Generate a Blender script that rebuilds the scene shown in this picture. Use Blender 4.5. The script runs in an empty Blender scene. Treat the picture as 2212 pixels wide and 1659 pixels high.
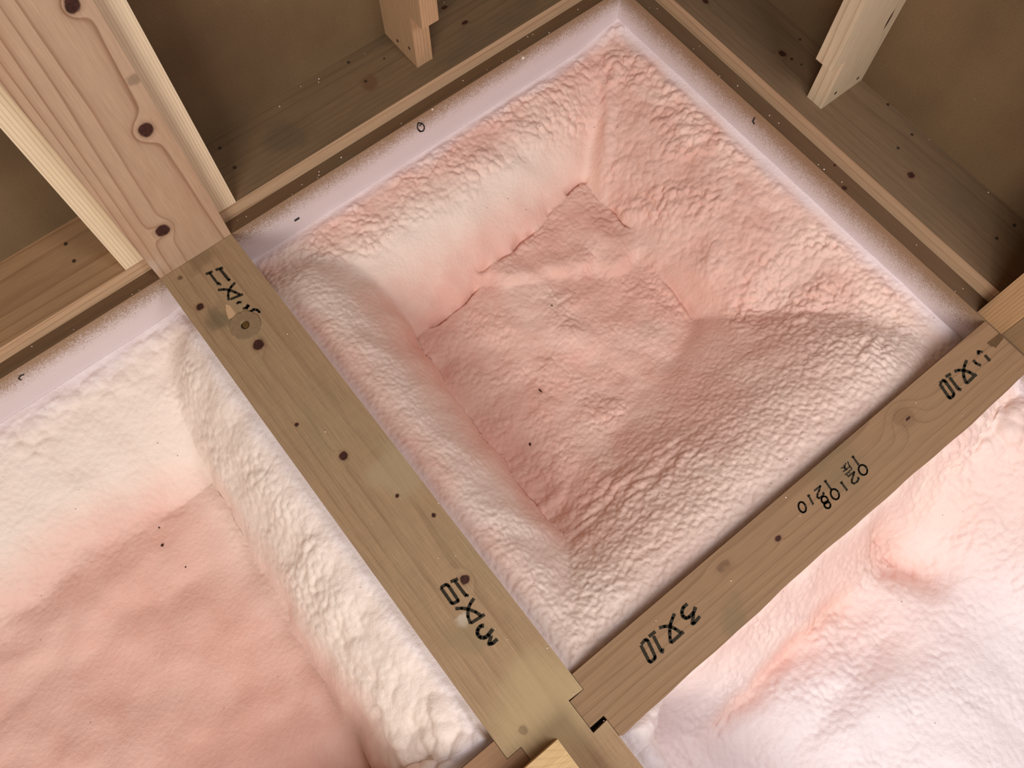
import bpy, bmesh, math, random
import numpy as np
from mathutils import Vector, Matrix
C = bpy.context.scene
col = C.collection
R_ = random.Random(7)

# ---------------------------------------------------------------- camera
W, H, F = 2212, 1659, 1816.62
CAM = np.array([-0.8504, -0.7697, 1.0866]); ROT = np.array([-0.3653, 0.0189, 0.1146])
def _rod(r):
    th = np.linalg.norm(r); k = r/th
    K = np.array([[0, -k[2], k[1]], [k[2], 0, -k[0]], [-k[1], k[0], 0]])
    return np.eye(3)+np.sin(th)*K+(1-np.cos(th))*K@K
_b = np.array([1, -1, 0])/2**.5; _u = np.array([1, 1, 0])/2**.5
VIEW = _rod(ROT)@np.stack([_b, -_u, np.array([0, 0, -1.])])     # rows: right, down, forward
cd = bpy.data.cameras.new('camera'); cam = bpy.data.objects.new('camera', cd); col.objects.link(cam)
cd.sensor_width = 36; cd.lens = F/W*36; cd.clip_start = .01
m = Matrix.Identity(4)
for i in range(3):
    m[i][0] = VIEW[0][i]; m[i][1] = -VIEW[1][i]; m[i][2] = -VIEW[2][i]; m[i][3] = CAM[i]
cam.matrix_world = m; C.camera = cam
def ray(x, y): return VIEW.T@np.array([(x-W/2)/F, (y-H/2)/F, 1.])
def onz(x, y, z=0.0): d = ray(x, y); return CAM+d*((z-CAM[2])/d[2])
def ony(x, y, v=0.0): d = ray(x, y); return CAM+d*((v-CAM[1])/d[1])
def onx(x, y, v=0.0): d = ray(x, y); return CAM+d*((v-CAM[0])/d[0])

# ---------------------------------------------------------------- light
C.view_settings.view_transform = 'Standard'; C.view_settings.look = 'None'
C.view_settings.gamma = 1; C.view_settings.use_curve_mapping = False
C.view_settings.exposure = 0.0
def rgb(r, g, b):
    f = lambda c: (c/255/12.92) if c/255 <= .04045 else ((c/255+.055)/1.055)**2.4
    return (f(r), f(g), f(b), 1)
w = bpy.data.worlds.new('world'); C.world = w; w.use_nodes = True
bg = w.node_tree.nodes['Background']; bg.inputs[0].default_value = (1, .93, .86, 1); bg.inputs[1].default_value = .30
def area(name, loc, target, sx, sy, power, color):
    l = bpy.data.lights.new(name, 'AREA'); l.shape = 'RECTANGLE'; l.size = sx; l.size_y = sy; l.energy = power; l.color = color
    o = bpy.data.objects.new(name, l); col.objects.link(o); o.location = loc
    o.rotation_euler = (Vector(target)-Vector(loc)).to_track_quat('-Z', 'Y').to_euler(); return o
area('window_daylight', (-2.35, -1.95, 1.5), (-.95, -.25, 0), 1.2, 1.0, 43, (1, .965, .93))
area('overhead_fill', (-.27, -1.24, 1.30), (-.35, -1.15, 0), .5, .5, 11, (.97, .955, 1))  # unseen lamp added low over the lower right bay to brighten it

# ---------------------------------------------------------------- node helpers
class NT:
    def __init__(s, name):
        s.m = bpy.data.materials.new(name); s.m.use_nodes = True; s.t = s.m.node_tree; s.n = s.t.nodes; s.l = s.t.links
        s.bsdf = s.n['Principled BSDF']; s.tc = s.n.new('ShaderNodeTexCoord')
        s.obj = s.tc.outputs['Object']
    def set(s, sock, v):
        if isinstance(v, bpy.types.NodeSocket): s.l.new(v, sock)
        elif v is not None: sock.default_value = v
    def math(s, op, a, b=None, c=None, clamp=False):
        n = s.n.new('ShaderNodeMath'); n.operation = op; n.use_clamp = clamp
        for i, v in enumerate((a, b, c)):
            if v is not None: s.set(n.inputs[i], v)
        return n.outputs[0]
    def vec(s, op, a, b=None, scale=None):
        n = s.n.new('ShaderNodeVectorMath'); n.operation = op; s.set(n.inputs[0], a)
        if b is not None: s.set(n.inputs[1], b)
        if scale is not None: s.set(n.inputs['Scale'], scale)
        return n.outputs['Value'] if op in ('LENGTH', 'DISTANCE', 'DOT_PRODUCT') else n.outputs[0]
    def noise(s, v, scale, detail=2, rough=.5, color=False):
        n = s.n.new('ShaderNodeTexNoise'); s.set(n.inputs['Vector'], v); n.inputs['Scale'].default_value = scale
        n.inputs['Detail'].default_value = detail; n.inputs['Roughness'].default_value = rough
        return n.outputs['Color' if color else 'Fac']
    def voro(s, v, scale, out='Distance', feature='F1'):
        n = s.n.new('ShaderNodeTexVoronoi'); n.feature = feature; s.set(n.inputs['Vector'], v); n.inputs['Scale'].default_value = scale
        return n.outputs[out]
    def sep(s, v):
        n = s.n.new('ShaderNodeSeparateXYZ'); s.set(n.inputs[0], v); return n.outputs
    def ramp(s, f, pts):
        n = s.n.new('ShaderNodeValToRGB'); s.set(n.inputs[0], f); e = n.color_ramp.elements
        while len(e) < len(pts): e.new(.5)
        for k, (p, c) in zip(e, pts):
            k.position = p; k.color = c if isinstance(c, tuple) else (c, c, c, 1)
        return n.outputs[0]
    def step(s, f, a, b):
        n = s.n.new('ShaderNodeMapRange'); n.interpolation_type = 'SMOOTHSTEP'; s.set(n.inputs[0], f)
        n.inputs[1].default_value = a; n.inputs[2].default_value = b; n.inputs[3].default_value = 0; n.inputs[4].default_value = 1
        return n.outputs[0]
    def mix(s, f, a, b, mode='MIX'):
        n = s.n.new('ShaderNodeMix'); n.data_type = 'RGBA'; n.blend_type = mode
        s.set(n.inputs['Factor'], f); s.set(n.inputs[6], a); s.set(n.inputs[7], b); return n.outputs[2]
    def attr(s, name):
        n = s.n.new('ShaderNodeAttribute'); n.attribute_name = name; return n.outputs['Fac']
    def bump(s, h, strength=.3, dist=.001):
        n = s.n.new('ShaderNodeBump'); s.set(n.inputs['Height'], h); n.inputs['Strength'].default_value = strength
        n.inputs['Distance'].default_value = dist; s.l.new(n.outputs[0], s.bsdf.inputs['Normal'])
    def done(s, color, rough=.75, spec=.25):
        s.set(s.bsdf.inputs['Base Color'], color); s.set(s.bsdf.inputs['Roughness'], rough)
        s.bsdf.inputs['Specular IOR Level'].default_value = spec; return s.m

def wood(name, early, late, axis=1, freq=110, center=(.02, -.05), strength=.7, warp=.010, knots=(), blot=.35,
         blot_col=(105, 98, 76), fib=.22, edge=None, stains=(), tilt=0.0, saw=0.0, dust=None, ringnoise=.5):
    """solid timber: growth rings round an axis, deflected and darkened at the knots (object space)"""
    t = NT(name); P = t.obj
    st = [1., 1., 1.]; st[axis] = .09
    st2 = [1., 1., 1.]; st2[axis] = .025
    st3 = [1., 1., 1.]; st3[axis] = .3
    Q = t.vec('MULTIPLY', P, tuple(st))
    n1 = t.vec('SUBTRACT', t.noise(Q, 9, 2, color=True), (.5, .5, .5))
    p = t.vec('ADD', P, t.vec('SCALE', n1, scale=warp*2))
    s3 = t.sep(p); pa = [i for i in range(3) if i != axis]
    a = t.math('ADD', s3[pa[0]], -center[0]); b = t.math('ADD', s3[pa[1]], -center[1])
    if tilt: a = t.math('MULTIPLY_ADD', s3[axis], tilt, a)
    r = t.math('SQRT', t.math('ADD', t.math('MULTIPLY', a, a), t.math('MULTIPLY', b, b)))
    kmask = None; halo = None
    for k in knots:
        kx, rk = k[0], k[1]
        d = t.vec('SUBTRACT', P, tuple(kx)); sc = [1., 1., 1.]; sc[axis] = k[2] if len(k) > 2 else .8
        d = t.vec('MULTIPLY', d, tuple(sc)); dl = t.vec('LENGTH', d)
        dn = t.math('ADD', dl, t.math('MULTIPLY', t.math('SUBTRACT', t.noise(P, 1.6/rk*.5, 2), .5), rk*.6))
        e = t.math('EXPONENT', t.math('MULTIPLY', t.math('POWER', t.math('DIVIDE', dl, rk*1.5), 2), -1))
        r = t.math('MULTIPLY_ADD', e, rk*.8, r)
        q = t.math('MULTIPLY', t.math('SUBTRACT', 1, t.step(dn, rk*.72, rk*1.0)), k[3] if len(k) > 3 else 1.0)
        kmask = q if kmask is None else t.math('MAXIMUM', kmask, q)
        hq = t.math('MULTIPLY', t.math('SUBTRACT', 1, t.step(dn, rk*.8, rk*1.6)), .28*(k[3] if len(k) > 3 else 1.0))
        halo = hq if halo is None else t.math('MAXIMUM', halo, hq)
    ph = t.math('MULTIPLY_ADD', r, freq, t.math('MULTIPLY', t.noise(Q, 40, 2), ringnoise))
    fr = t.math('FRACT', ph)
    lt = t.ramp(fr, [(0, 0.0), (.5, .06), (.78, .30), (.92, 1.0), (.97, .8), (1, 0.0)])
    wob = t.noise(Q, 22, 2)
    lt = t.math('MULTIPLY', lt, t.math('MULTIPLY_ADD', wob, 1.2, .1))
    c = t.mix(t.math('MULTIPLY', lt, strength, clamp=True), early, late)
    bl = t.step(t.noise(t.vec('MULTIPLY', P, tuple(st3)), 14, 3, .6), .42, .75)
    c = t.mix(t.math('MULTIPLY', bl, blot), c, rgb(*blot_col))
    f = t.noise(t.vec('MULTIPLY', P, tuple(st2)), 700, 2, .6)
    f2 = t.noise(t.vec('MULTIPLY', P, tuple(st)), 240, 3, .7)
    g = t.math('ADD', t.math('MULTIPLY_ADD', t.math('SUBTRACT', f, .5), fib*2, 1), t.math('MULTIPLY', t.math('SUBTRACT', f2, .5), fib))
    if saw:
        sx = [.04, .04, .04]; sx[axis] = 1.
        g = t.math('ADD', g, t.math('MULTIPLY', t.math('SUBTRACT', t.noise(t.vec('MULTIPLY', P, tuple(sx)), 420, 1), .5), saw))
    c = t.vec('SCALE', c, scale=g)
    for (sx_, rs, scol, amt) in stains:
        dl = t.math('ADD', t.vec('DISTANCE', P, tuple(sx_)), t.math('MULTIPLY', t.math('SUBTRACT', t.noise(P, .9/rs, 3), .5), rs*1.6))
        c = t.mix(t.math('MULTIPLY', t.math('SUBTRACT', 1, t.step(dl, rs*.3, rs)), amt), c, rgb(*scol))
    if kmask is not None:
        c = t.mix(halo, c, rgb(112, 70, 46))
        kc = t.mix(t.noise(P, 260, 3), rgb(22, 13, 11), rgb(88, 52, 42))
        c = t.mix(kmask, c, kc)
    if edge is not None:     # sawn front edge of a plank, painted lighter as if facing the light
        geo = t.n.new('ShaderNodeNewGeometry'); nz = t.sep(geo.outputs['Normal'])
        c = t.mix(t.math('MULTIPLY', t.step(t.math('MULTIPLY', nz[edge], -1), .5, .8), .72), c, t.vec('SCALE', t.mix(lt, rgb(206, 172, 138), rgb(170, 132, 98)), scale=g))
    if dust is not None:     # foam mist settled on the inner face of the sill, thickest lower down
        ax, sign, z0, z1 = dust
        nn = t.noise(P, 30, 3); fine = t.noise(P, 620, 2)
        zz = t.math('MULTIPLY_ADD', t.math('SUBTRACT', nn, .5), .012, t.sep(P)[2])
        zz = t.math('MULTIPLY_ADD', t.math('SUBTRACT', fine, .5), .075, zz)
        dm = t.math('SUBTRACT', 1, t.step(zz, z1, z0))
        geo = t.n.new('ShaderNodeNewGeometry'); nz = t.sep(geo.outputs['Normal'])
        side = t.step(t.math('MULTIPLY', nz[ax], sign), .5, .8)
        thin = t.math('MULTIPLY', side, .55)
        dusty = t.mix(t.noise(P, 500, 2), rgb(214, 200, 200), rgb(230, 216, 215))
        c = t.mix(thin, c, rgb(180, 148, 116))
        c = t.mix(t.math('MULTIPLY', dm, t.math('MULTIPLY', side, .96)), c, dusty)
    t.bump(t.math('MULTIPLY_ADD', f2, .7, f), .25, .0006)
    return t.done(c, .72, .22)

# ---------------------------------------------------------------- object helpers
def link(o, parent=None):
    col.objects.link(o)
    if parent: o.parent = parent
    return o
def tag(o, label=None, cat=None, group=None, kind=None):
    if label: o['label'] = label
    if cat: o['category'] = cat
    if group: o['group'] = group
    if kind: o['kind'] = kind
    return o
def empty(name, loc, label, cat, group=None):
    o = bpy.data.objects.new(name, None); o.empty_display_size = .05; o.location = loc; link(o); return tag(o, label, cat, group)
def mesh(name, verts, faces, mat, loc=(0, 0, 0), parent=None, smooth=False):
    me = bpy.data.meshes.new(name); me.from_pydata([tuple(v) for v in verts], [], faces); me.materials.append(mat); me.update()
    if smooth: me.polygons.foreach_set('use_smooth', [True]*len(me.polygons))
    o = bpy.data.objects.new(name, me); o.location = loc; return link(o, parent)
def from_bm(name, bm, mat, loc=(0, 0, 0), parent=None, smooth=False):
    bmesh.ops.recalc_face_normals(bm, faces=bm.faces)
    me = bpy.data.meshes.new(name); bm.to_mesh(me); bm.free(); me.materials.append(mat)
    if smooth: me.polygons.foreach_set('use_smooth', [True]*len(me.polygons))
    o = bpy.data.objects.new(name, me); o.location = loc; return link(o, parent)
def bevel(bm, w, seg=2, lim=60):
    es = [e for e in bm.edges if e.is_manifold and e.calc_face_angle(0) > math.radians(lim)]
    bmesh.ops.bevel(bm, geom=es, offset=w, segments=seg, profile=.5, affect='EDGES')
def prism(name, pts, lo, hi, mat, origin=(0, 0, 0), ax=2, bev=.0012, parent=None):
    """extrude a 2-D outline along one axis; pts are the other two world coordinates in cyclic order"""
    bm = bmesh.new(); o = Vector(origin)
    def P(a, b, c): return Vector({2: (a, b, c), 0: (c, a, b), 1: (b, c, a)}[ax])-o
    lo_v = [bm.verts.new(P(a, b, lo)) for a, b in pts]; hi_v = [bm.verts.new(P(a, b, hi)) for a, b in pts]
    n = len(pts); bm.faces.new(lo_v[::-1]); bm.faces.new(hi_v)
    for i in range(n): bm.faces.new((lo_v[i], lo_v[(i+1) % n], hi_v[(i+1) % n], hi_v[i]))
    if bev: bevel(bm, bev)
    return from_bm(name, bm, mat, origin, parent)
def box(name, x0, x1, y0, y1, z0, z1, mat, bev=.0015, parent=None, origin=None):
    o = origin or ((x0+x1)/2, (y0+y1)/2, z0)
    return prism(name, [(x0, y0), (x1, y0), (x1, y1), (x0, y1)], z0, z1, mat, o, 2, bev, parent)
def disc(name, c, nrm, r, h, mat, parent=None, seg=14, bev=0):
    bm = bmesh.new(); bmesh.ops.create_cone(bm, cap_ends=True, segments=seg, radius1=r, radius2=r*.92, depth=h)
    q = Vector(nrm).to_track_quat('Z', 'Y').to_matrix().to_4x4(); bm.transform(q)
    base = Vector(parent.location) if parent else Vector((0, 0, 0))
    return from_bm(name, bm, mat, Vector(c)-base, parent)

# ---------------------------------------------------------------- dimensions (metres; beam tops at z = 0, wall corner at the origin)
XA0, XA1 = -.8891, -.7691          # wide floor beam
YB0, YB1 = -.8770, -.7885          # narrow beams
PT = .029                          # plate top
PF, PB = .0215, .1435              # plate front / back, left wall
RF, RB = .0255, .1465              # the same for the right wall
TOP = 2.35
def K(pt, r, *more): return (pt, r)+more

# ---------------------------------------------------------------- setting: boards, slab, ceiling
def board_material(name, base, dark):
    t = NT(name); P = t.obj
    n = t.noise(P, 420, 3, .7); b = t.noise(P, 5, 3); f = t.noise(t.vec('MULTIPLY', P, (1, 1, .12)), 120, 3, .7)
    c = t.mix(t.step(b, .3, .7), dark, base)
    c = t.vec('SCALE', c, scale=t.math('ADD', t.math('MULTIPLY_ADD', t.math('SUBTRACT', n, .5), .55, 1), t.math('MULTIPLY', t.math('SUBTRACT', f, .5), .12)))
    fl = t.voro(t.vec('ADD', P, t.vec('SCALE', t.noise(P, 40, 2, color=True), scale=.02)), 70, 'Distance', 'DISTANCE_TO_EDGE')
    fl = t.math('MULTIPLY', t.math('SUBTRACT', 1, t.step(fl, .0, .012)), t.step(t.noise(P, 26, 1), .6, .7))
    c = t.mix(t.math('MULTIPLY', fl, .28), c, rgb(178, 150, 110))
    t.bump(n, .2, .0005); return t.done(c, .8, .2)
board = board_material('fibreboard', rgb(122, 98, 70), rgb(106, 84, 60))
slab = NT('concrete'); slab = slab.done(slab.mix(slab.noise(slab.obj, 18, 4), rgb(120, 118, 112), rgb(150, 147, 140)), .9)
ceil_m = NT('ceiling_boards'); ceil_m = ceil_m.done(ceil_m.mix(ceil_m.noise(ceil_m.obj, 6, 3), rgb(120, 96, 70), rgb(142, 116, 86)), .85)
tag(box('wall_left', -2.4, .16, PB, PB+.009, -.12, TOP+.1, board, 0), kind='structure')
tag(box('wall_right', RB, RB+.009, -1.9, PB, -.12, TOP+.1, board, 0), kind='structure')
tag(box('floor', -2.4, .16, -1.9, .16, -.40, -.335, slab, 0), kind='structure')
tag(box('ceiling', -2.4, .16, -1.9, .16, TOP, TOP+.02, ceil_m, 0), kind='structure')

# ---------------------------------------------------------------- sills on the foundation
def rel(p, o): return tuple(float(a-b) for a, b in zip(p, o))
oL = (-1.0, .07, -.12); oR = (.07, -.9, -.12)
sill_l_m = wood('sill_timber', rgb(106, 80, 56), rgb(78, 56, 38), 0, 90, (-.03, .02), .55, knots=[], dust=(1, -1, .118, .070))
sill_r_knots = [K(rel(onz(1824, 406), oR), .0045, 1), K(rel(onz(1803, 357), oR), .0025, 1)]
sill_r_m = wood('sill_timber_right', rgb(108, 82, 60), rgb(82, 60, 42), 1, 90, (-.03, .02), .5, knots=sill_r_knots, dust=(0, -1, .114, .058))
sl = box('sill_beam', -1.85, .1435, 0, .1435, -.12, 0, sill_l_m, .003, origin=oL)
tag(sl, 'brown sill beam under the left wall, its inner face misted white with foam', 'beam')
sr = box('sill_beam', 0, .1465, -1.85, -.0003, -.12, 0, sill_r_m, .003, origin=oR)
tag(sr, 'brown sill beam under the right wall, tan along its foam-dusted edge', 'beam')

# ---------------------------------------------------------------- floor beams (jointed at the crossing)
bn = [onz(1256, 1492), onz(1229, 1516), onz(1285, 1586), onz(1307, 1559)]
yb_a, yb_b = float(bn[0][1]), float(bn[3][1]); xb_in = float((bn[1][0]+bn[2][0])/2)
cn0, cn1 = onz(1098, 1637), onz(1121, 1607)
yc_a = float(cn0[1]); yc_b = yb_b-.004; xc_in = float(cn1[0])
oA = (-.8291, -.9, -.12)
kA = lambda x, y, r, *m: K(rel(onz(x, y), oA), r, *m)
beamA_m = wood('weathered_timber', rgb(166, 136, 104), rgb(128, 99, 72), 1, 95, (.075, -.06), .6, .012,
    knots=[kA(558, 745, .0095, 1), kA(742, 985, .0072, 1), kA(432, 663, .0062, 1), kA(641, 917, .0032, 1), kA(858, 1071, .003, 1), kA(937, 1113, .0034, 1), kA(1004, 1252, .0072, 1), kA(1130, 1577, .006, 1, .35), kA(389, 600, .004, 1, .6)],
    stains=[(rel(onz(470, 690), oA), .028, (92, 84, 64), .55), (rel(onz(420, 560), oA), .03, (112, 92, 66), .5), (rel(onz(1000, 1340), oA), .012, (216, 208, 192), .45),
            (rel(onz(1010, 1380), oA), .035, (146, 126, 94), .6), (rel(onz(1180, 1500), oA), .10, (188, 166, 124), .6), (rel(onz(860, 1010), oA), .05, (178, 160, 126), .5)],
    saw=.16, fib=.32, blot=.5, blot_col=(158, 138, 104))
ptsA = [(XA0, -1.7), (XA1, -1.7), (XA1, yb_b), (xb_in, yb_b-.001), (xb_in, yb_a+.001), (XA1, yb_a), (XA1, -.0006), (XA0, -.0006),
        (XA0, yc_a), (xc_in, yc_a), (xc_in, yc_b), (XA0, yc_b)]
A = empty('floor_beam', oA, 'wide weathered floor beam from the knotty post, with a round washer let into it', 'beam')
prism('timber', ptsA, -.12, 0, beamA_m, oA, 2, .0015, None).parent = A
for ch in A.children: ch.location = (0, 0, 0)
oB = (-.4, -.8328, -.09)
kB = lambda x, y, r, *m: K(rel(onz(x, y), oB), r, *m)
beamB_m = wood('beam_timber', rgb(152, 120, 90), rgb(112, 83, 57), 0, 150, (.06, -.02), .55, .008,
    knots=[kB(1953, 902, .017, .9, .18), kB(1962, 904, .0022, .4), kB(1681, 1163, .0040, .7), kB(1562, 1222, .006, .5, .3)],
    stains=[(rel(onz(1800, 1000), oB), .05, (122, 106, 78), .45), (rel(onz(1590, 1330), oB), .03, (120, 104, 78), .5)], blot=.3, blot_col=(150, 124, 94))
g = .0006
def wavy(x0, x1, y, amp, n, seed):
    r = random.Random(seed); ph = [r.uniform(0, 6.28) for _ in range(3)]
    return [(x0+(x1-x0)*i/n, y+amp*(.6*math.sin(9*i/n+ph[0])+.3*math.sin(23*i/n+ph[1])+.2*math.sin(61*i/n+ph[2]))) for i in range(n+1)]
low = wavy(XA1+.004, -g, YB0, .0022, 40, 5)
ptsB = low+[(-g, YB1), (XA1+g, YB1), (XA1+g, yb_a-g), (xb_in+g, yb_a-g), (xb_in+g, yb_b+.006), (XA1+g, yb_b+.006), (XA1+g, YB0)]
B = empty('floor_beam', oB, 'narrow brown floor beam stamped with a date, between the crossing and the right wall', 'beam')
prism('timber', ptsB, -.09, -.0004, beamB_m, oB, 2, .0012, None).parent = B
for ch in B.children: ch.location = (0, 0, 0)
beamC_m = wood('beam_timber_left', rgb(154, 118, 88), rgb(116, 84, 58), 0, 140, (.05, -.03), .5, .008)
ptsC = [(-1.7, YB0), (XA0-g, YB0), (XA0-g, yc_b+g), (xc_in-g, yc_b+g), (xc_in-g, yc_a-g), (XA0-g, yc_a-g), (XA0-g, YB1), (-1.7, YB1)]
tag(prism('floor_beam', ptsC, -.09, -.0006, beamC_m, (-1.3, -.8328, -.09), 2, .0012), 'brown floor beam end joining the crossing from the bottom edge, left of the pale block', 'beam')

# chisel notch in the date-stamped beam beside the right post: a shallow dark pocket
notch_m = NT('cut_wood'); notch_m = notch_m.done(notch_m.mix(notch_m.noise(notch_m.obj, 300, 3), rgb(84, 62, 40), rgb(112, 84, 56)), .85)
cn = [onz(2159, 720), onz(2168, 731), onz(2151, 752), onz(2146, 748), onz(2142, 749), onz(2132, 741)]
o = mesh('chisel_notch', [rel((p[0], p[1], .0001), oB) for p in cn], [list(range(len(cn)))[::-1]], notch_m, parent=B); o['label'] = 'dark chiselled notch at the beam end'

# ---------------------------------------------------------------- posts, studs, battens, plates
oP = (-.8291, .06, 0)
def kP(x, y, rpx, *m):
    p = ony(x, y); q = ony(x+rpx, y); return K(rel(p, oP), float(np.linalg.norm(q-p)), *m)
post_m = wood('knotty_post_timber', rgb(192, 160, 132), rgb(138, 98, 72), 2, 110, (.018, .012), .95, .016,
    knots=[kP(155, 12, 20, .8), kP(314, 281, 18, .8), kP(352, 497, 16, .9)], blot=.3, blot_col=(172, 124, 92), tilt=-.03, ringnoise=.3,
    stains=[(rel(ony(290, 170), oP), .012, (92, 78, 62), .45), (rel(ony(330, 575), oP), .03, (206, 192, 182), .35)])
tag(box('wall_post', XA0, XA1, 0, .12, 0, TOP, post_m, .002, origin=oP), 'square wall post with three dark knots, standing at the end of the wide beam', 'post')
pine = dict(axis=2, strength=.9, warp=.004, blot=.15, blot_col=(196, 164, 120), fib=.14)
bat_m = wood('pale_pine', rgb(234, 212, 180), rgb(190, 154, 114), freq=260, center=(.13, .01), **pine)
bat2_m = wood('pale_pine_striped', rgb(236, 214, 180), rgb(180, 144, 104), freq=200, center=(.16, .02), **pine)
tag(box('wall_batten', XA1+.002, XA1+.032, PF, PF+.045, PT, TOP, bat_m, .0012), 'pale upright batten against the right side of the knotty post', 'batten')
nb = .165
bl = prism('wall_batten', [(PF+.0, PT), (PF+.045, PT), (PF+.045, TOP), (PF, TOP)], XA0-.0305, XA0-.0014, bat2_m, (XA0-.016, PF, PT), 0, .0012)
tag(bl, 'pale striped upright batten against the left side of the knotty post', 'batten')
def plate(ax, lo, hi, f, b, top, mat, label, nails, name='sole_plate', z0=.0004):
    if ax == 0: o = ((lo+hi)/2, (f+b)/2, z0); bb = (lo, hi, f, b)
    else: o = ((f+b)/2, (lo+hi)/2, z0); bb = (f, b, lo, hi)
    e = empty(name, o, label, 'plate'); p = box('plank', *bb, z0, top, mat, .0015, None, o); p.parent = e; p.location = (0, 0, 0)
    for (x, y, r) in nails:
        q = onz(x, y, top); disc('nail', (q[0], q[1], top+.0001), (0, 0, 1), r, .0008, steel, e)
    return e
steel = NT('nail_head'); steel = steel.done(steel.mix(steel.noise(steel.obj, 900, 2), rgb(46, 36, 26), rgb(84, 66, 46)), .55, .4)
o1 = ((XA1+.0005)/2+0, 0, 0)
def kpl(o, x, y, r, *m): return K(rel(onz(x, y, PT), o), r, *m)
c1 = ((XA1+.001-.0005)/2, (PF+PB)/2, .0004)
pl1_m = wood('plate_timber', rgb(130, 105, 77), rgb(92, 72, 52), 0, 130, (.02, -.015), .5, .010, edge=1, blot=.55, blot_col=(92, 78, 58),
             knots=[kpl(c1, 1004, 49, .004, .6), kpl(c1, 960, 16, .004, .6)], stains=[(rel(onz(800, 178, PT), c1), .018, (104, 66, 44), .5), (rel(onz(620, 290, PT), c1), .05, (84, 74, 58), .4)])
plate(0, XA1+.001, -.0005, PF, PB, PT, pl1_m, 'long dark plank on the left wall sill, right of the knotty post',
      [(475, 320, .0030), (507, 362, .0030), (753, 135, .0028), (790, 176, .0028), (830, 127, .0018)])
c2 = ((-1.8+XA0-.001)/2, (PF+PB)/2, .0004)
pl2_m = wood('plate_timber_light', rgb(172, 134, 98), rgb(136, 96, 64), 0, 105, (.012, -.06), .75, .014, edge=1, blot=.15, tilt=.02)
plate(0, -1.8, XA0-.001, PF, PB, PT, pl2_m, 'lighter plank with bold grain on the sill left of the knotty post', [(142, 527, .0030), (160, 564, .0030)])
c3 = ((RF+RB)/2, (-.7715-.0355)/2, .0004)
pl3_m = wood('plate_timber_right', rgb(130, 105, 80), rgb(96, 74, 54), 1, 120, (.015, -.03), .5, .010, edge=0, blot=.4, blot_col=(104, 90, 68),
             knots=[kpl(c3, 1689, 118, .0062), kpl(c3, 1967, 380, .0062), kpl(c3, 1524, 5, .0055)], stains=[(rel(onz(2060, 430, PT), c3), .06, (108, 94, 72), .45)])
plate(1, -.7715, -.0355, RF, RB, PT+.002, pl3_m, 'dark plank on the right wall sill, spotted with knots and nails',
      [(1970, 291, .0026), (1940, 320, .0026), (2191, 487, .0030), (2153, 515, .0027), (1918, 226, .0026), (1728, 86, .0022), (1710, 128, .0026), (1731, 140, .0016)])

def stud(name, ax, lo, width, front, back, z0, mat, mat_label, nails):
    """board on edge with its front cut back at the foot (notch for the flooring)"""
    nf, nz = front+.030, .1315+.002
    prof = [(nf, z0), (back, z0), (back, TOP), (front, TOP), (front, nz), (nf, nz)]
    if ax == 0: pts = prof; o = (lo+width/2, (front+back)/2, z0)
    else: pts = [(z, d) for d, z in prof]; o = ((front+back)/2, lo+width/2, z0)
    e = empty(name, o, mat_label, 'stud')
    p = prism('timber', pts, lo, lo+width, mat, o, ax, .001); p.parent = e; p.location = (0, 0, 0)
    for (c, n) in nails: disc('nail', c, n, .0028, .001, steel, e, 12)
    return e
stM = wood('stud_timber', rgb(190, 154, 118), rgb(150, 110, 76), 2, 230, (.09, -.10), .85, .005, blot=.2, blot_col=(160, 128, 96))
xm = -.3835
stud('wall_stud', 0, xm, .030, .0255, PB-.0005, PT+.0003, stM, 'upright stud with a notched foot standing on the left wall plank',
     [(onx(859, 88, xm-.0002), (-1, 0, 0)), (onx(884, 104, xm-.0002), (-1, 0, 0))])
stR = wood('stud_timber_pale', rgb(208, 186, 156), rgb(162, 130, 98), 2, 210, (.12, .06), .9, .006, blot=.15, blot_col=(176, 156, 124),
           knots=[K(rel(ony(1842, 8, -.394), ((.0243+RB)/2, -.3795, PT)), .004, .22), K(rel(ony(1918, 45, -.394), ((.0243+RB)/2, -.3795, PT)), .003, .16)])
yr = -.3945
stud('wall_stud', 1, yr, .030, .0258, RB-.0005, PT+.0023, stR, 'pale notched stud standing on the right wall plank, lit on its broad side',
     [(ony(1853, 169, yr-.0002), (0, -1, 0)), (ony(1805, 201, yr-.0002), (0, -1, 0))])
cor_m = wood('corner_timber', rgb(186, 156, 124), rgb(140, 104, 74), 2, 110, (.01, .02), .5, .008)
tag(box('wall_post', .0005, .12, .0, .12, .0, TOP, cor_m, .002), 'corner post where the left and right walls meet, barely in view at the top', 'post')
tag(box('wall_batten', .001, .046, -.034, -.0006, .0003, TOP, cor_m, .001), 'upright batten beside the corner post at the end of the right wall plank', 'batten')
pB_m = wood('right_post_timber', rgb(186, 148, 108), rgb(140, 98, 64), 2, 230, (-.02, -.13), .9, .006)
pB2_m = wood('right_post_timber_plain', rgb(160, 126, 92), rgb(134, 100, 70), 2, 60, (-.10, .05), .35, .012)
tag(box('wall_stud', .0006, .12, -.8165, -.7722, .0003, TOP, pB_m, .0012), 'striped stud at the end of the date-stamped beam, against the right wall plank', 'stud')
tag(box('wall_post', .0016, .12, -.892, -.8171, .0003, TOP, pB2_m, .0012), 'plain tan post beside the striped stud at the end of the date-stamped beam', 'post')
# offcut on the crossing
bk_m = wood('offcut_timber', rgb(214, 180, 132), rgb(176, 136, 88), 0, 120, (.02, .03), .5, .016, tilt=.6, blot=.2, blot_col=(196, 160, 112))
tag(box('wood_block', -.9344, -.8294, -.9374, -.8324, .0003, .030, bk_m, .0015), 'pale sawn wood block lying on the beam crossing at the bottom edge', 'block')

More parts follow.
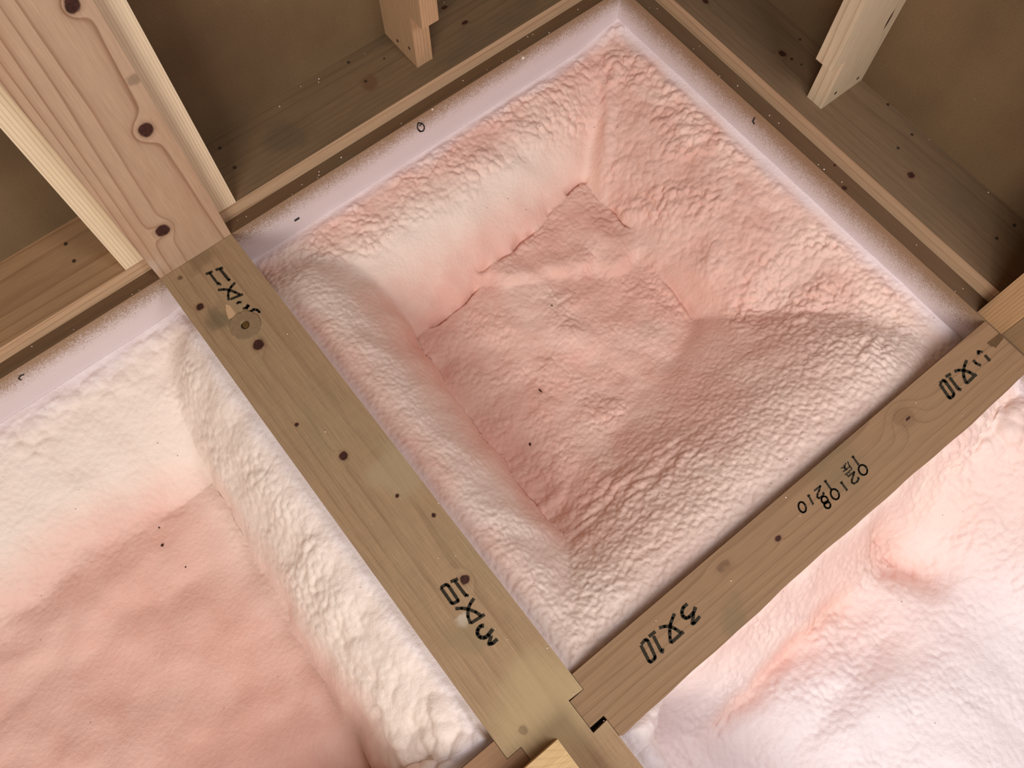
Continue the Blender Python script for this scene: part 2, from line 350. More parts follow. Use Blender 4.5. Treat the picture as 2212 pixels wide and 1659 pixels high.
# ---------------------------------------------------------------- round washer let into the wide beam
zinc = NT('zinc_plate'); zinc.bsdf.inputs['Metallic'].default_value = .55
zinc = zinc.done(zinc.mix(zinc.noise(zinc.obj, 160, 3), rgb(150, 130, 102), rgb(180, 158, 126)), .5, .4)
brass = NT('bolt_steel'); brass.bsdf.inputs['Metallic'].default_value = .6
brass = brass.done(brass.mix(brass.noise(brass.obj, 300, 2), rgb(92, 72, 38), rgb(128, 102, 58)), .45, .4)
wc = onz(530, 703); wr = .0218
WS = empty('round_washer', (wc[0], wc[1], 0), 'round notched metal washer with a bolt, let into the wide beam near the post', 'washer')
bm = bmesh.new(); N = 96
def wrad(a):
    r = wr
    for q in (0.35, 1.35, 2.45, 3.45, 4.55, 5.45): r -= .0016*math.exp(-(((a-q+math.pi) % (2*math.pi)-math.pi)/.075)**2)
    return r
rings = [(lambda a: wrad(a)+.0004, .0002), (wrad, .0016), (lambda a: .0068, .0016), (lambda a: .0058, .0010), (lambda a: .0058, .0001)]
vs = [[bm.verts.new((f(2*math.pi*i/N)*math.cos(2*math.pi*i/N), f(2*math.pi*i/N)*math.sin(2*math.pi*i/N), z)) for i in range(N)] for f, z in rings]
for k in range(len(vs)-1):
    for i in range(N): bm.faces.new((vs[k][i], vs[k][(i+1) % N], vs[k+1][(i+1) % N], vs[k+1][i]))
from_bm('plate', bm, zinc, (0, 0, 0), WS)
bm = bmesh.new(); bmesh.ops.create_cone(bm, cap_ends=True, segments=28, radius1=.0050, radius2=.0046, depth=.0034); bevel(bm, .0006)
o = from_bm('bolt', bm, brass, (.0006, -.0004, .0018), WS); o['label'] = 'brownish bolt end in the centre hole'
pit_m = NT('bolt_hole'); pit_m = pit_m.done(rgb(34, 26, 18), .8)
bm = bmesh.new(); bmesh.ops.create_circle(bm, cap_ends=True, segments=28, radius=.0062)
from_bm('hole', bm, pit_m, (0, 0, .0003), WS)
# pale splintered patch beside the washer
sp_m = NT('fresh_wood'); sp_m = sp_m.done(sp_m.mix(sp_m.noise(sp_m.vec('MULTIPLY', sp_m.obj, (1, .1, 1)), 400, 3), rgb(186, 150, 112), rgb(214, 180, 142)), .8)
sp = [(487, 658), (496, 659), (510, 678), (507, 684), (494, 690), (489, 676)]
o = mesh('splintered_patch', [rel((*onz(x, y)[:2], .00015), oA) for x, y in sp], [list(range(len(sp)))[::-1]], sp_m, parent=A); o['label'] = 'pale patch where the surface has split off'

# ---------------------------------------------------------------- stamped marks (stencil ink on the beam tops)
ink = NT('stencil_ink'); ink = ink.done(ink.mix(ink.noise(ink.obj, 500, 3, .7), rgb(28, 27, 22), rgb(66, 58, 44)), .8, .15)
def strokes(name, lines, wpx, o, parent, sx, ox, oy, label, z=.0004):
    V, Fc = [], []; rnd = random.Random(len(lines)); top = 0.0 if parent is A else -.0004
    def add(poly):
        i = len(V); P3 = [onz(x, y, 0) for x, y in poly]
        ar = sum(P3[k][0]*P3[(k+1) % len(P3)][1]-P3[(k+1) % len(P3)][0]*P3[k][1] for k in range(len(P3)))
        V.extend([rel((p[0], p[1], top+z), o) for p in P3]); idx = list(range(i, i+len(P3))); Fc.append(idx if ar > 0 else idx[::-1])
    for ln in lines:
        wp = wpx
        if isinstance(ln[0], (int, float)): wp = ln[0]; ln = ln[1]
        pts = [(ox+x/sx, oy+y/sx) for x, y in ln]
        for (x0, y0), (x1, y1) in zip(pts, pts[1:]):
            L = math.hypot(x1-x0, y1-y0); n = max(1, int(L/2.5)); tx, ty = (x1-x0)/L, (y1-y0)/L
            prev = None
            for k in range(n+1):
                hw = wp/2*1.15*rnd.uniform(.9, 1.08); px, py = x0+(x1-x0)*k/n, y0+(y1-y0)*k/n
                cur = ((px-ty*hw, py+tx*hw), (px+ty*hw, py-tx*hw))
                if prev: add([prev[0], cur[0], cur[1], prev[1]])
                prev = cur
        for (x, y) in pts[1:-1]:
            add([(x+wp/2*math.cos(a*math.pi/4), y+wp/2*math.sin(a*math.pi/4)) for a in range(8)])
    ob = mesh(name, V, Fc, ink, parent=parent); ob['label'] = label; return ob
def oval(cx, cy, rx, ry, rot=0, n=18, a0=0, a1=360):
    out = []
    for i in range(n+1):
        a = math.radians(a0+(a1-a0)*i/n); x, y = rx*math.cos(a), ry*math.sin(a); c, s = math.cos(math.radians(rot)), math.sin(math.radians(rot))
        out.append((cx+x*c-y*s, cy+x*s+y*c))
    return out
# near the post: 11 / closed X / i-kana half under the washer
strokes('stamped_mark', [[(205, 450), (405, 370)], [(310, 405), (585, 765)], [7.5, [(590, 760), (630, 715)]], [(495, 325), (715, 255)], [5.5, [(620, 290), (900, 640)]], [(885, 650), (920, 590)],
    [(565, 925), (740, 905), (890, 915), (1080, 990), (1230, 1065)], [(1080, 700), (960, 830), (885, 960), (870, 1090), (890, 1230)], [(940, 1200), (1310, 1050)],
    [(1120, 1335), (1180, 1290), (1275, 1285)], [6.5, [(1400, 1490), (1480, 1360)]], [4, [(1310, 1480), (1400, 1460), (1500, 1380)]], [5, [(1420, 1600), (1560, 1560), (1630, 1500), (1740, 1520), (1800, 1570), (1800, 1610)]]],
    4.6, oA, A, 13.825, 430, 560, 'black stencilled mark ending in 11, partly under the washer')
strokes('stamped_mark', [[(400, 250), (545, 190)], [(480, 225), (715, 540)], [7, [(715, 540), (735, 490)]], [(205, 365), (310, 300), (360, 330), (545, 610), (555, 630), (440, 685), (415, 665), (205, 365)],
    [(495, 785), (620, 775), (740, 790), (900, 850), (1010, 930)], [(865, 580), (790, 690), (745, 800), (745, 940), (800, 1085)], [(800, 1075), (1075, 900)],
    [7.5, [(1065, 1125), (1000, 1125), (940, 1200), (930, 1280), (985, 1355), (1080, 1365), (1150, 1310), (1240, 1190)]], [7, [(1210, 1320), (1160, 1490), (1230, 1480), (1330, 1390)]]],
    6.2, oA, A, 9.217, 930, 1230, 'black stencilled mark 3 X 10 on the wide beam')
strokes('stamped_mark', [[(330, 885), (475, 770)], [(430, 870), (610, 1220)], [6.5, [(620, 1260), (640, 1150)]], [(160, 1060), (250, 950), (300, 965), (470, 1330), (460, 1380), (370, 1460), (330, 1430), (150, 1080)],
    [(560, 690), (680, 655), (800, 655), (920, 710), (1050, 800)], [(905, 370), (860, 470), (815, 600), (795, 760), (800, 900), (825, 1035)], [(825, 1030), (1105, 775)],
    [7, [(1190, 150), (1100, 230), (1065, 340), (1090, 430), (1160, 475), (1230, 450), (1330, 350), (1375, 220)]], [6.5, [(1330, 380), (1300, 600), (1350, 580), (1470, 430)]]],
    6.4, oB, B, 10.37, 1370, 1290, 'black stencilled mark 3 X 10 on the narrow beam near the crossing')
strokes('stamped_mark', [[5.6, [(365, 880), (500, 800)]], [(465, 890), (700, 1200)], [7, [(720, 1240), (730, 1160)]], [(215, 1050), (310, 960), (360, 1000), (580, 1310), (560, 1370), (480, 1430), (440, 1390), (215, 1060)],
    [(590, 740), (700, 705), (850, 715), (980, 760), (1085, 830)], [(905, 450), (850, 590), (820, 720), (830, 870), (900, 1055)], [(900, 1050), (1155, 810)],
    [5.2, [(1075, 450), (1140, 530), (1270, 590)]], [6, [(1215, 200), (1200, 250), (1215, 310)]], [4, [(1200, 215), (1320, 245)]], [5.6, [(1370, 320), (1500, 470)]]],
    5.8, oB, B, 11.85, 2012, 740, 'black stencilled kana X 10 mark at the right post end')
def one(x0, y0, x1, y1, s=34):
    L = math.hypot(x1-x0, y1-y0); nx, ny = (y1-y0)/L*s, -(x1-x0)/L*s
    return [[(x0-nx, y0-ny), (x0+nx, y0+ny)], [(x0, y0), (x1, y1)], [5, [(x1-8, y1-8), (x1+8, y1+2)]]]
date = one(1465, 185, 1600, 375)+one(805, 765, 940, 960)+one(1190, 800, 1325, 985)+one(405, 1110, 515, 1320)
date += [oval(1705, 500, 100, 125, -25), oval(1035, 1080, 95, 130, -25), oval(255, 1390, 85, 130, -20), oval(790, 1215, 75, 90, -30), oval(855, 1335, 72, 85, -30)]
date += [[(1345, 665), (1500, 545), (1480, 620), (1440, 740), (1440, 800), (1490, 830), (1570, 780), (1605, 710), (1580, 670)]]
date += [[(540, 1000), (690, 880), (660, 990), (615, 1090), (615, 1150), (650, 1180), (720, 1140), (770, 1070), (750, 1030)]]
date += [[2.2, q] for q in ([(1340, 300), (1375, 390), (1445, 475)], [(1445, 475), (1275, 625)], [(1400, 415), (1230, 545)], [(1240, 385), (1325, 500)], [(1175, 455), (1260, 440), (1300, 330)], [(1260, 440), (1280, 500)], [(1365, 560), (1390, 580)], [(1320, 600), (1340, 640)])]
strokes('stamped_date', date, 3.6, oB, B, 11.06, 1710, 970, 'small black stamped numbers 02108 and 1210 with a floor sign')

# knot ring and ink scraps on the left sill face
kr = bmesh.new(); kc = ony(909, 275, -.0004); kx = ony(920, 269, -.0004); ky = ony(915, 290, -.0004)
mark_m = NT('dark_knot'); mark_m = mark_m.done(mark_m.mix(mark_m.noise(mark_m.obj, 500, 2), rgb(24, 22, 26), rgb(70, 62, 62)), .8)
def face_strokes(name, lines, wpx, label, f=ony, v=-.0006, parent=sl, o=oL):
    V, Fc = [], []
    for ln in lines:
        for (x0, y0), (x1, y1) in zip(ln, ln[1:]):
            L = math.hypot(x1-x0, y1-y0); tx, ty = (x1-x0)/L*wpx/2, (y1-y0)/L*wpx/2; i = len(V)
            for x, y in ((x0-tx*.4-ty, y0-ty*.4+tx), (x0-tx*.4+ty, y0-ty*.4-tx), (x1+tx*.4+ty, y1+ty*.4-tx), (x1+tx*.4-ty, y1+ty*.4+tx)): V.append(rel(f(x, y, v), o))
            Fc.append([i, i+1, i+2, i+3])
    ob = mesh(name, V, Fc, mark_m, parent=parent); ob['label'] = label; return ob
kn = [(909+11*math.cos(a)*.55+6*math.sin(a)*.8+R_.uniform(-.8, .8), 275+11*math.sin(a)*.8-4*math.cos(a)+R_.uniform(-.8, .8)) for a in [i*2*math.pi/16 for i in range(17)]]
face_strokes('knot', [kn, [(906, 272), (911, 268)], [(905, 281), (909, 284)]], 2.6, 'dark ring of a loose knot')
face_strokes('ink_tick', [[(52, 809), (44, 812), (40, 818), (46, 821)]], 2.8, 'black curled tick')
face_strokes('ink_tick', [[(637, 477), (646, 471)]], 4, 'short black dash')
face_strokes('knot', [[(1630, 254), (1626, 262), (1629, 268)]], 3.0, 'small brown knot', onx, -.0006, sr, oR)

# ---------------------------------------------------------------- sprayed foam
rng = np.random.default_rng(3)
PERM = rng.permutation(4096); GR = rng.normal(size=(4096, 3)); GR /= np.linalg.norm(GR, axis=1)[:, None]; JIT = rng.random((4096, 3))
def hsh(i, j, k): return PERM[(PERM[(PERM[i & 4095]+j) & 4095]+k) & 4095]
def perlin(P, s):
    Q = P/s; I = np.floor(Q).astype(int); f = Q-I; u = f*f*f*(f*(f*6-15)+10); out = 0
    for a in (0, 1):
        for b in (0, 1):
            for c in (0, 1):
                gth = GR[hsh(I[:, 0]+a, I[:, 1]+b, I[:, 2]+c)]; d = f-np.array([a, b, c])
                wgt = (u[:, 0] if a else 1-u[:, 0])*(u[:, 1] if b else 1-u[:, 1])*(u[:, 2] if c else 1-u[:, 2])
                out = out+wgt*(gth*d).sum(1)
    return out*1.5
def worley(P, s):
    """rounded blobs: 0 in the creases, 1 at the crown"""
    Q = P/s; I = np.floor(Q).astype(int); f = Q-I; best = np.full(len(P), 9.)
    for a in (-1, 0, 1):
        for b in (-1, 0, 1):
            for c in (-1, 0, 1):
                d = np.array([a, b, c])+JIT[hsh(I[:, 0]+a, I[:, 1]+b, I[:, 2]+c)]-f; best = np.minimum(best, (d*d).sum(1))
    return np.clip(1-best/.75, 0, 1)
def smax(a, b, k):
    h = np.clip(.5+.5*(a-b)/k, 0, 1); return b*(1-h)+a*h+k*h*(1-h)
def prof(d, pts):
    """smooth monotone profile through points (distance from edge, height)"""
    x = np.array([p[0] for p in pts]); y = np.array([p[1] for p in pts])
    h = np.diff(x); dl = np.diff(y)/h; mm = np.zeros(len(x)); mm[1:-1] = np.where(dl[:-1]*dl[1:] > 0, 2*dl[:-1]*dl[1:]/(dl[:-1]+dl[1:]+1e-12), 0); mm[0] = dl[0]; mm[-1] = dl[-1]
    i = np.clip(np.searchsorted(x, d)-1, 0, len(x)-2); t = np.clip((d-x[i])/h[i], -1, 1.5)
    return (2*t**3-3*t**2+1)*y[i]+(t**3-2*t**2+t)*h[i]*mm[i]+(-2*t**3+3*t**2)*y[i+1]+(t**3-t**2)*h[i]*mm[i+1]
def sst(x, a, b): t = np.clip((x-a)/(b-a), 0, 1); return t*t*(3-2*t)
def n2(X, Y, s, z=0.0): return perlin(np.stack([X, Y, np.full_like(X, z)], 1), s)

def foam_material():
    t = NT('pink_foam'); P = t.obj
    dust = t.attr('mist_light'); warm = t.attr('cream_lit'); rosy_shade = t.attr('rosy_shade')  # dust here holds overspray plus painted bright light
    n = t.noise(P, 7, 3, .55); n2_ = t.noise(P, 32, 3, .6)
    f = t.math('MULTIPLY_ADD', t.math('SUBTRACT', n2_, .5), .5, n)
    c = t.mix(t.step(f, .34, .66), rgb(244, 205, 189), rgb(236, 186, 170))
    c = t.mix(rosy_shade, c, rgb(224, 172, 155))  # darker salmon: painted shade on slopes, floors and hollows
    c = t.mix(warm, c, rgb(245, 226, 213))  # cream skin, also painted on slopes as if strongly lit
    c = t.mix(dust, c, rgb(242, 230, 231))  # overspray at the edges, plus painted bright light in the lower right bay
    v = t.n.new('ShaderNodeTexVoronoi'); t.l.new(P, v.inputs['Vector']); v.inputs['Scale'].default_value = 95
    hole = t.math('SUBTRACT', 1, t.step(v.outputs['Distance'], .05, .12))
    sel = t.step(t.sep(v.outputs['Color'])[0], .86, .9); patch = t.step(t.noise(P, 9, 2), .46, .60)
    hole = t.math('MULTIPLY', hole, t.math('MULTIPLY', sel, patch))
    c = t.mix(t.math('MULTIPLY', hole, .75), c, rgb(128, 70, 58))
    b = t.math('ADD', t.noise(P, 230, 3, .6), t.math('MULTIPLY', t.noise(P, 700, 2), .45))
    t.bump(t.math('SUBTRACT', b, t.math('MULTIPLY', hole, .8)), .55, .0016)
    return t.done(c, .55, .28)
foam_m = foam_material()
SURF = []
def foam(name, label, x0, x1, y0, y1, base, rough, step, origin):
    nx, ny = int((x1-x0)/step)+1, int((y1-y0)/step)+1
    xs, ys = np.linspace(x0, x1, nx), np.linspace(y0, y1, ny); X, Y = [a.ravel() for a in np.meshgrid(xs, ys, indexing='ij')]
    Z, extra = base(X, Y); Hh = Z.reshape(nx, ny)
    gx, gy = np.gradient(Hh, xs, ys); Nn = np.stack([-gx.ravel(), -gy.ravel(), np.ones(nx*ny)], 1); Nn /= np.linalg.norm(Nn, axis=1)[:, None]
    P = np.stack([X, Y, Z], 1)
    edge = np.minimum.reduce([X-x0, x1-X, Y-y0, y1-Y]); fade = sst(edge, .0, .012)
    P2 = P+Nn*((rough(P, X, Y)*fade)[:, None])
    P2[:, 0] = np.clip(P2[:, 0], x0, x1); P2[:, 1] = np.clip(P2[:, 1], y0, y1)
    V = P2-np.array(origin)
    ii = np.arange(nx*ny).reshape(nx, ny)
    Fq = np.stack([ii[:-1, :-1], ii[1:, :-1], ii[1:, 1:], ii[:-1, 1:]], -1).reshape(-1, 4)
    ring = np.concatenate([ii[:, 0], ii[-1, 1:], ii[-2::-1, -1], ii[0, -2:0:-1]])
    bot = V[ring].copy(); bot[:, 2] = -.3345-origin[2]; nb_ = len(V); V = np.concatenate([V, bot]); n = len(ring); k = np.arange(n)
    Fs = np.stack([ring[k], nb_+k, nb_+(k+1) % n, ring[(k+1) % n]], -1)
    me = bpy.data.meshes.new(name); nf = len(Fq)+len(Fs)
    me.vertices.add(len(V)); me.vertices.foreach_set('co', V.astype(np.float32).ravel())
    loops = np.concatenate([Fq.ravel(), Fs.ravel(), (nb_+np.arange(n))[::-1]])
    me.loops.add(len(loops)); me.loops.foreach_set('vertex_index', loops.astype(np.int32))
    me.polygons.add(nf+1); ls = np.concatenate([np.arange(nf)*4, [nf*4]]); me.polygons.foreach_set('loop_start', ls.astype(np.int32))
    me.update(calc_edges=True); me.validate()
    sm = np.zeros(len(me.polygons), bool); sm[:len(Fq)] = True; me.polygons.foreach_set('use_smooth', sm)
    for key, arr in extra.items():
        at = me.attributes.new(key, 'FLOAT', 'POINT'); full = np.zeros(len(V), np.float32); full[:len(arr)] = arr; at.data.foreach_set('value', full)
    me.materials.append(foam_m); o = bpy.data.objects.new(name, me); o.location = origin; link(o); tag(o, label, 'foam insulation')
    SURF.append((x0, x1, y0, y1, xs, ys, P2[:, 2].reshape(nx, ny))); return o
def on_foam(x, y):
    d = ray(x, y)
    for t in np.linspace(.95, 1.7, 3000):
        p = CAM+d*t
        for x0, x1, y0, y1, xs, ys, Z in SURF:
            if x0 < p[0] < x1 and y0 < p[1] < y1:
                i = min(len(xs)-1, int((p[0]-x0)/(x1-x0)*(len(xs)-1))); j = min(len(ys)-1, int((p[1]-y0)/(y1-y0)*(len(ys)-1)))
                if p[2] <= Z[i, j]: return p
    return None

def lumps(P, s, wv=.35, an=None):
    q = P+np.stack([perlin(P+7.1*i, s*2.2) for i in range(3)], 1)*s*wv
    if an is not None: q = q*np.array(an)
    return worley(q, s)
# --- the square bay between the two walls and the two beams
FLOORW = [None]
def base1(X, Y):
    dL, dR, dA, dB = -Y, -X, X-XA1, Y-YB1
    lw = n2(X, Y, .12); lw2 = n2(X, Y, .045, 1.3)
    cr = np.interp(X, [-.77, -.62, -.36, -.17, 0], [.245, .238, .212, .168, .15])/.225
    sL = prof((dL+.006*lw2+.004*lw)/cr, [(-.02, -.084), (.0, -.087), (.03, -.089), (.065, -.092), (.10, -.104), (.14, -.130), (.175, -.160), (.20, -.187), (.216, -.215), (.225, -.30), (.30, -.9)])
    crR = np.interp(Y, [-.79, -.6, -.45, -.25, 0], [.185, .205, .236, .215, .20])/.235
    sR = prof((dR+.010*lw+.006*lw2)/crR, [(-.02, -.062), (0, -.066), (.03, -.070), (.07, -.083), (.12, -.110), (.165, -.143), (.20, -.172), (.226, -.20), (.25, -.26), (.4, -.9)])
    crA = np.interp(Y, [-.79, -.74, -.66, -.5, -.38, -.25, 0], [.115, .118, .133, .137, .140, .155, .19])/.137
    sA = prof((dA+.006*lw2)/crA, [(-.02, -.020), (0, -.024), (.02, -.027), (.045, -.038), (.07, -.058), (.095, -.090), (.115, -.130), (.128, -.175), (.138, -.26), (.2, -.8)])-.075*np.exp(-(dL/.075)**2)
    crB = np.interp(X, [-.77, -.62, -.54, -.43, -.3, -.2, 0], [.15, .15, .17, .175, .19, .21, .21])/.14
    sB = prof((dB+.006*lw)/crB, [(-.02, -.026), (0, -.030), (.03, -.036), (.06, -.052), (.09, -.078), (.12, -.110), (.16, -.152), (.20, -.188), (.26, -.25), (.4, -.6)])-.05*np.exp(-(dR/.09)**2)
    fl = -.203+.010*lw+.004*lw2+.030*np.exp(-((X+.17)/.13)**2-((Y+.66)/.11)**2)+.050*(1-sst(dB+.03*lw, .08, .36))
    # low terrace towards the far corner, ragged step in the floor
    fl += .012*sst(X*.55+Y*.9+.012*lw2*2+.44, -.02, .02)
    # ragged folds at the foot of the near slope
    fl += .010*np.clip(n2(X*1.0, Y*3.2, .07, 4.), 0, 1)*sst(-Y, .50, .60)*sst(-X, .22, .34)
    z = smax(sL, sR, .020)
    rope = np.exp(-((X-Y+.012*lw2)/.016)**2)*sst(-X-Y, .06, .14)*(1-sst(-X-Y, .34, .44)); z = z+.010*rope
    z = smax(z, sA, .022); z = smax(z, sB, .02)
    kf = .004+.03*sst(dL-.05-dR, .0, .12)*(1-sst(-Y, .42, .5))+.016*sst(dL, .5, .7)
    zs = z; z = smax(zs, fl, kf); FLOORW[0] = sst(fl-zs, -.006, .006)
    rag = sst(n2(X, Y, .035, 8.), -.25, .25)
    gr = np.exp(-((zs-fl-.002)/.006)**2)*(sst(dL-.04, 0, .08)*(1-sst(dL, .27, .30))*sst(dA, .10, .16)*rag+.9*np.exp(-(((X+.245)/.05)**2+((Y+.45)/.05)**2))+.5*sst(.18-dA, 0, .03)*rag)
    z = z-.013*np.clip(gr, 0, 1)
    mist_light = (1-sst(np.minimum(dA, dB)+.006*lw2, .002, .016))*.5+(1-sst(np.minimum(dL, dR)+.01*lw2, .0, .035))*.8
    cream_lit = np.clip(np.exp(-((dL-.11+.02*lw)/.05)**2)*sst(-X, .15, .3)+np.exp(-((dA-.065+.015*lw)/.035)**2)*.9+np.exp(-((dR-.13+.02*lw)/.05)**2)*.15+np.exp(-(dB/.15)**2)*.8+.25*sst(lw, .15, .5), 0, 1)*.85  # cream skin plus brightening painted onto the slopes
    rosy_shade = np.clip(.95*sst(dR+.05*lw2, .04, .08)*(1-sst(dR+.06*lw, .20, .30))*sst(dL-dR, -.04, .04)*sst(dB, .02, .2)+.4*FLOORW[0], 0, 1)*(.7+.5*lw2)  # shade of the right slope and the floor painted into the colour
    return z, {'mist_light': np.clip(mist_light, 0, 1), 'cream_lit': cream_lit, 'rosy_shade': np.clip(rosy_shade, 0, 1)}
def rough1(P, X, Y):
    dL, dR, dA, dB = -Y, -X, X-XA1, Y-YB1; mod = .6+.8*sst(n2(X, Y, .06, 2.), -.3, .4)
    big = lumps(P, .0135, .5); mid = lumps(P, .0085, .4); fine = perlin(P, .0055)
    wL = sst(dL, .005, .02)*(1-sst(dL+.03*n2(X, Y, .1, 5.), .085, .125))*(dL < dR+.02)
    wR = sst(dR, .012, .03)*(1-sst(dR+.04*n2(X, Y, .1, 6.), .15, .22))*sst(dL-dR, -.03, .02)*sst(dB, .0, .1)
    wf = FLOORW[0]; wA = (1-sst(dA, .12, .14))*(1-wf); wB = 1-sst(dB, .12, .17)
    sml = lumps(P, .0062, .35)
    h = (.0042*big+.0024*mid+.0008*sml)*np.clip(wL+wR, 0, 1)*(1-wf)*mod
    h += wf*(.0016*mid+.0014*lumps(P, .022, .5, (1, 1.7, 1))+.0009*sml+.0005*fine)*mod
    h += wA*(.0013*lumps(P, .0070, .3)+.0008*perlin(P, .02)+.0004*fine)
    wB2 = (1-sst(dB, .16, .30))*(1-.6*wf)
    h += np.maximum(wB, .75*wB2)*(.0026*lumps(P, .0085, .35)+.0006*fine)
    fold = np.exp(-((dB-.145-.02*n2(X, Y, .08, 9.))/.035)**2)*sst(-X, .36, .46)*(1-sst(-X, .60, .68))
    h += fold*(.0085*lumps(P, .022, .6, (.5, 1.35, 1))-.003)
    return h+.0004*fine*(1-wf)+.0022*perlin(P, .045)
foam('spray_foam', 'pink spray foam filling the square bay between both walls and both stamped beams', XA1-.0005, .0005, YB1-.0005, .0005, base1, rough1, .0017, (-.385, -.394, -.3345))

# --- the bay on the left
X2 = -1.62
def base2(X, Y):
    dL, dA, dC = -Y, XA0-X, Y-YB1
    lw = n2(X+3, Y, .14); lw2 = n2(X+3, Y, .05, 1.3)
    cr = np.interp(X, [-1.6, -1.37, -1.2, -1.06, -.95, -.88], [.22, .226, .24, .222, .23, .25])/.225
    sL = prof((dL+.006*lw2+.006*lw)/cr, [(-.02, -.086), (0, -.090), (.025, -.094), (.05, -.103), (.09, -.120), (.13, -.143), (.17, -.173), (.20, -.198), (.218, -.216), (.24, -.26), (.3, -.6)])
    crA = np.interp(Y, [-.79, -.71, -.6, -.5, -.36, -.245, -.1, 0], [.165, .158, .150, .147, .128, .122, .10, .09])/.145
    sA = prof((dA+.008*lw2)/crA, [(-.02, -.018), (0, -.024), (.02, -.032), (.05, -.052), (.08, -.084), (.11, -.126), (.132, -.170), (.147, -.215), (.16, -.27), (.25, -.8)])-.075*np.exp(-(dL/.06)**2)
    sC = prof(dC+.006*lw, [(-.02, -.02), (0, -.03), (.02, -.06), (.04, -.12), (.06, -.20), (.07, -.26), (.2, -.9)])
    fl = -.215+.012*lw+.003*lw2
    fl += .016*(1-sst(dL+.02*lw2, .26, .33))*sst(-X, 1.06, 1.16)
    z = smax(sL, sA, .045); z = smax(z, sC, .02); z = smax(z, fl, .010)
    mist_light = (1-sst(np.minimum(dA, dC)+.008*lw2, .004, .030))*.85+(1-sst(dL+.01*lw2, .0, .05))*.8
    cream_lit = np.clip(1.5*np.exp(-((dL-.08+.02*lw)/.085)**2)+1.3*np.exp(-((dA-.05+.02*lw)/.085)**2), 0, 1)  # pale skin, with extra light painted on both slopes
    return z, {'mist_light': np.clip(mist_light, 0, 1), 'cream_lit': cream_lit, 'rosy_shade': .5*sst(dL, .19, .25)*sst(dA, .13, .17)}  # last entry paints the bay floor darker, as in shade
def rough2(P, X, Y):
    dL, dA, dC = -Y, XA0-X, Y-YB1; mod = .6+.8*sst(n2(X, Y, .06, 2.), -.3, .4)
    big = lumps(P, .019, .5); mid = lumps(P, .011, .4); fine = perlin(P, .0055)
    wL = sst(dL, .008, .02)*(1-sst(dL+.05*n2(X, Y, .08, 5.), .03, .07))
    wA = sst(dA+.006*n2(X, Y, .03, 3.), .018, .04)*(1-sst(dA, .09, .135))*sst(dL, .04, .12)
    wf = sst(dL, .22, .27)*sst(dA, .14, .17); low = sst(-Y, .48, .6)
    h = .0042*big*wL*mod+(.0034*mid*(1-.6*low)+.004*lumps(P, .030, .5)*low+.001*big)*wA*mod
    h += (1-sst(dC, .06, .12))*(1-sst(dA, .25, .35))*.008*lumps(P, .03, .5)
    return h+.0012*lumps(P, .008, .3)*(1-wf)*(1-wA)+.0005*fine+.0035*perlin(P, .05)
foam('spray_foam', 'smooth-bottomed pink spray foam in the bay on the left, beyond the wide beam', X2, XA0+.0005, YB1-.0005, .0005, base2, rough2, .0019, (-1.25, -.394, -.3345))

# --- the bay in the lower right
Y3 = -1.62; V3 = [None]
def base3(X, Y):
    dB, dR, dA = YB0-Y, -X, X-XA1
    lw = n2(X+9, Y, .15); lw2 = n2(X+9, Y, .05, 1.3)
    sB = prof(dB+.006*lw2, [(-.02, -.03), (0, -.040), (.02, -.075), (.045, -.115), (.07, -.145), (.09, -.165), (.13, -.20), (.2, -.4)])
    sR = prof((dR+.012*lw2+.02*lw), [(-.02, -.05), (0, -.056), (.05, -.062), (.10, -.080), (.16, -.105), (.22, -.135), (.27, -.16), (.33, -.24), (.5, -.6)])
    sA = prof(dA+.003*lw2, [(-.02, -.02), (0, -.026), (.012, -.034), (.024, -.055), (.032, -.10), (.038, -.20), (.08, -.6)])
    fl = -.172+.045*sst(dB+.02*lw, .06, .22)*np.exp(-((X+.42)/.22)**2)+.012*lw+.004*lw2
    crA = np.interp(Y, [-1.2, -.955, -.908, -.886, -.87], [.026, .026, .041, .085, .10])/.032
    sA = prof((dA+.003*lw2)/crA, [(-.02, -.02), (0, -.026), (.012, -.032), (.022, -.048), (.029, -.080), (.034, -.15), (.08, -.6)])
    sB = sB-.09*np.exp(-(dA/.10)**2)
    z = smax(sR, sB, .02); z = smax(z, fl-.03*np.exp(-(dA/.12)**2), .02); roll3 = sst(sA-z, -.004, .004); z = smax(z, sA, .003)
    blob = np.exp(-(((X+.07)/.075)**2+((Y+.915)/.026)**2)); z = z+.018*blob
    vy = sst(-Y, .885, .92)*(1-sst(-Y, .99, 1.05))
    val = np.exp(-((X+.285+.25*(Y+.95)+.012*lw2)/.030)**2)*vy
    dia = np.exp(-((Y+.955-.05*(X+.45)+.010*lw2)/.017)**2)*sst(-X, .33, .42)*(1-sst(-X, .60, .70))
    dia2 = np.exp(-((Y+1.04-.10*(X+.45)+.012*lw2)/.020)**2)*sst(-X, .30, .40)*(1-sst(-X, .52, .62))
    z = z-.034*val-.020*dia-.010*dia2; V3[0] = (blob, val, roll3)
    mist_light = (1-sst(np.minimum(dA, dR)+.008*lw2, .004, .03))*.7; cream_lit = np.clip(.4*blob+.4*sst(lw, .0, .5), 0, 1)
    return z, {'mist_light': (1-.7*np.clip(val+dia, 0, 1))*np.clip(mist_light+.2+.75*sst(dB+.06*lw-.3*X-.1, .02, .26), 0, 1), 'cream_lit': np.maximum(roll3, np.clip(cream_lit*.6+.25, 0, 1)*(1-.8*np.clip(val+dia, 0, 1))), 'rosy_shade': np.clip(.4*val+.22*dia+.2*dia2+.22*(1-sst(dR+.05*lw, .15, .32))*sst(-Y, .93, .98), 0, 1)}  # whitening away from the beam paints strong light; hollows painted darker as shade
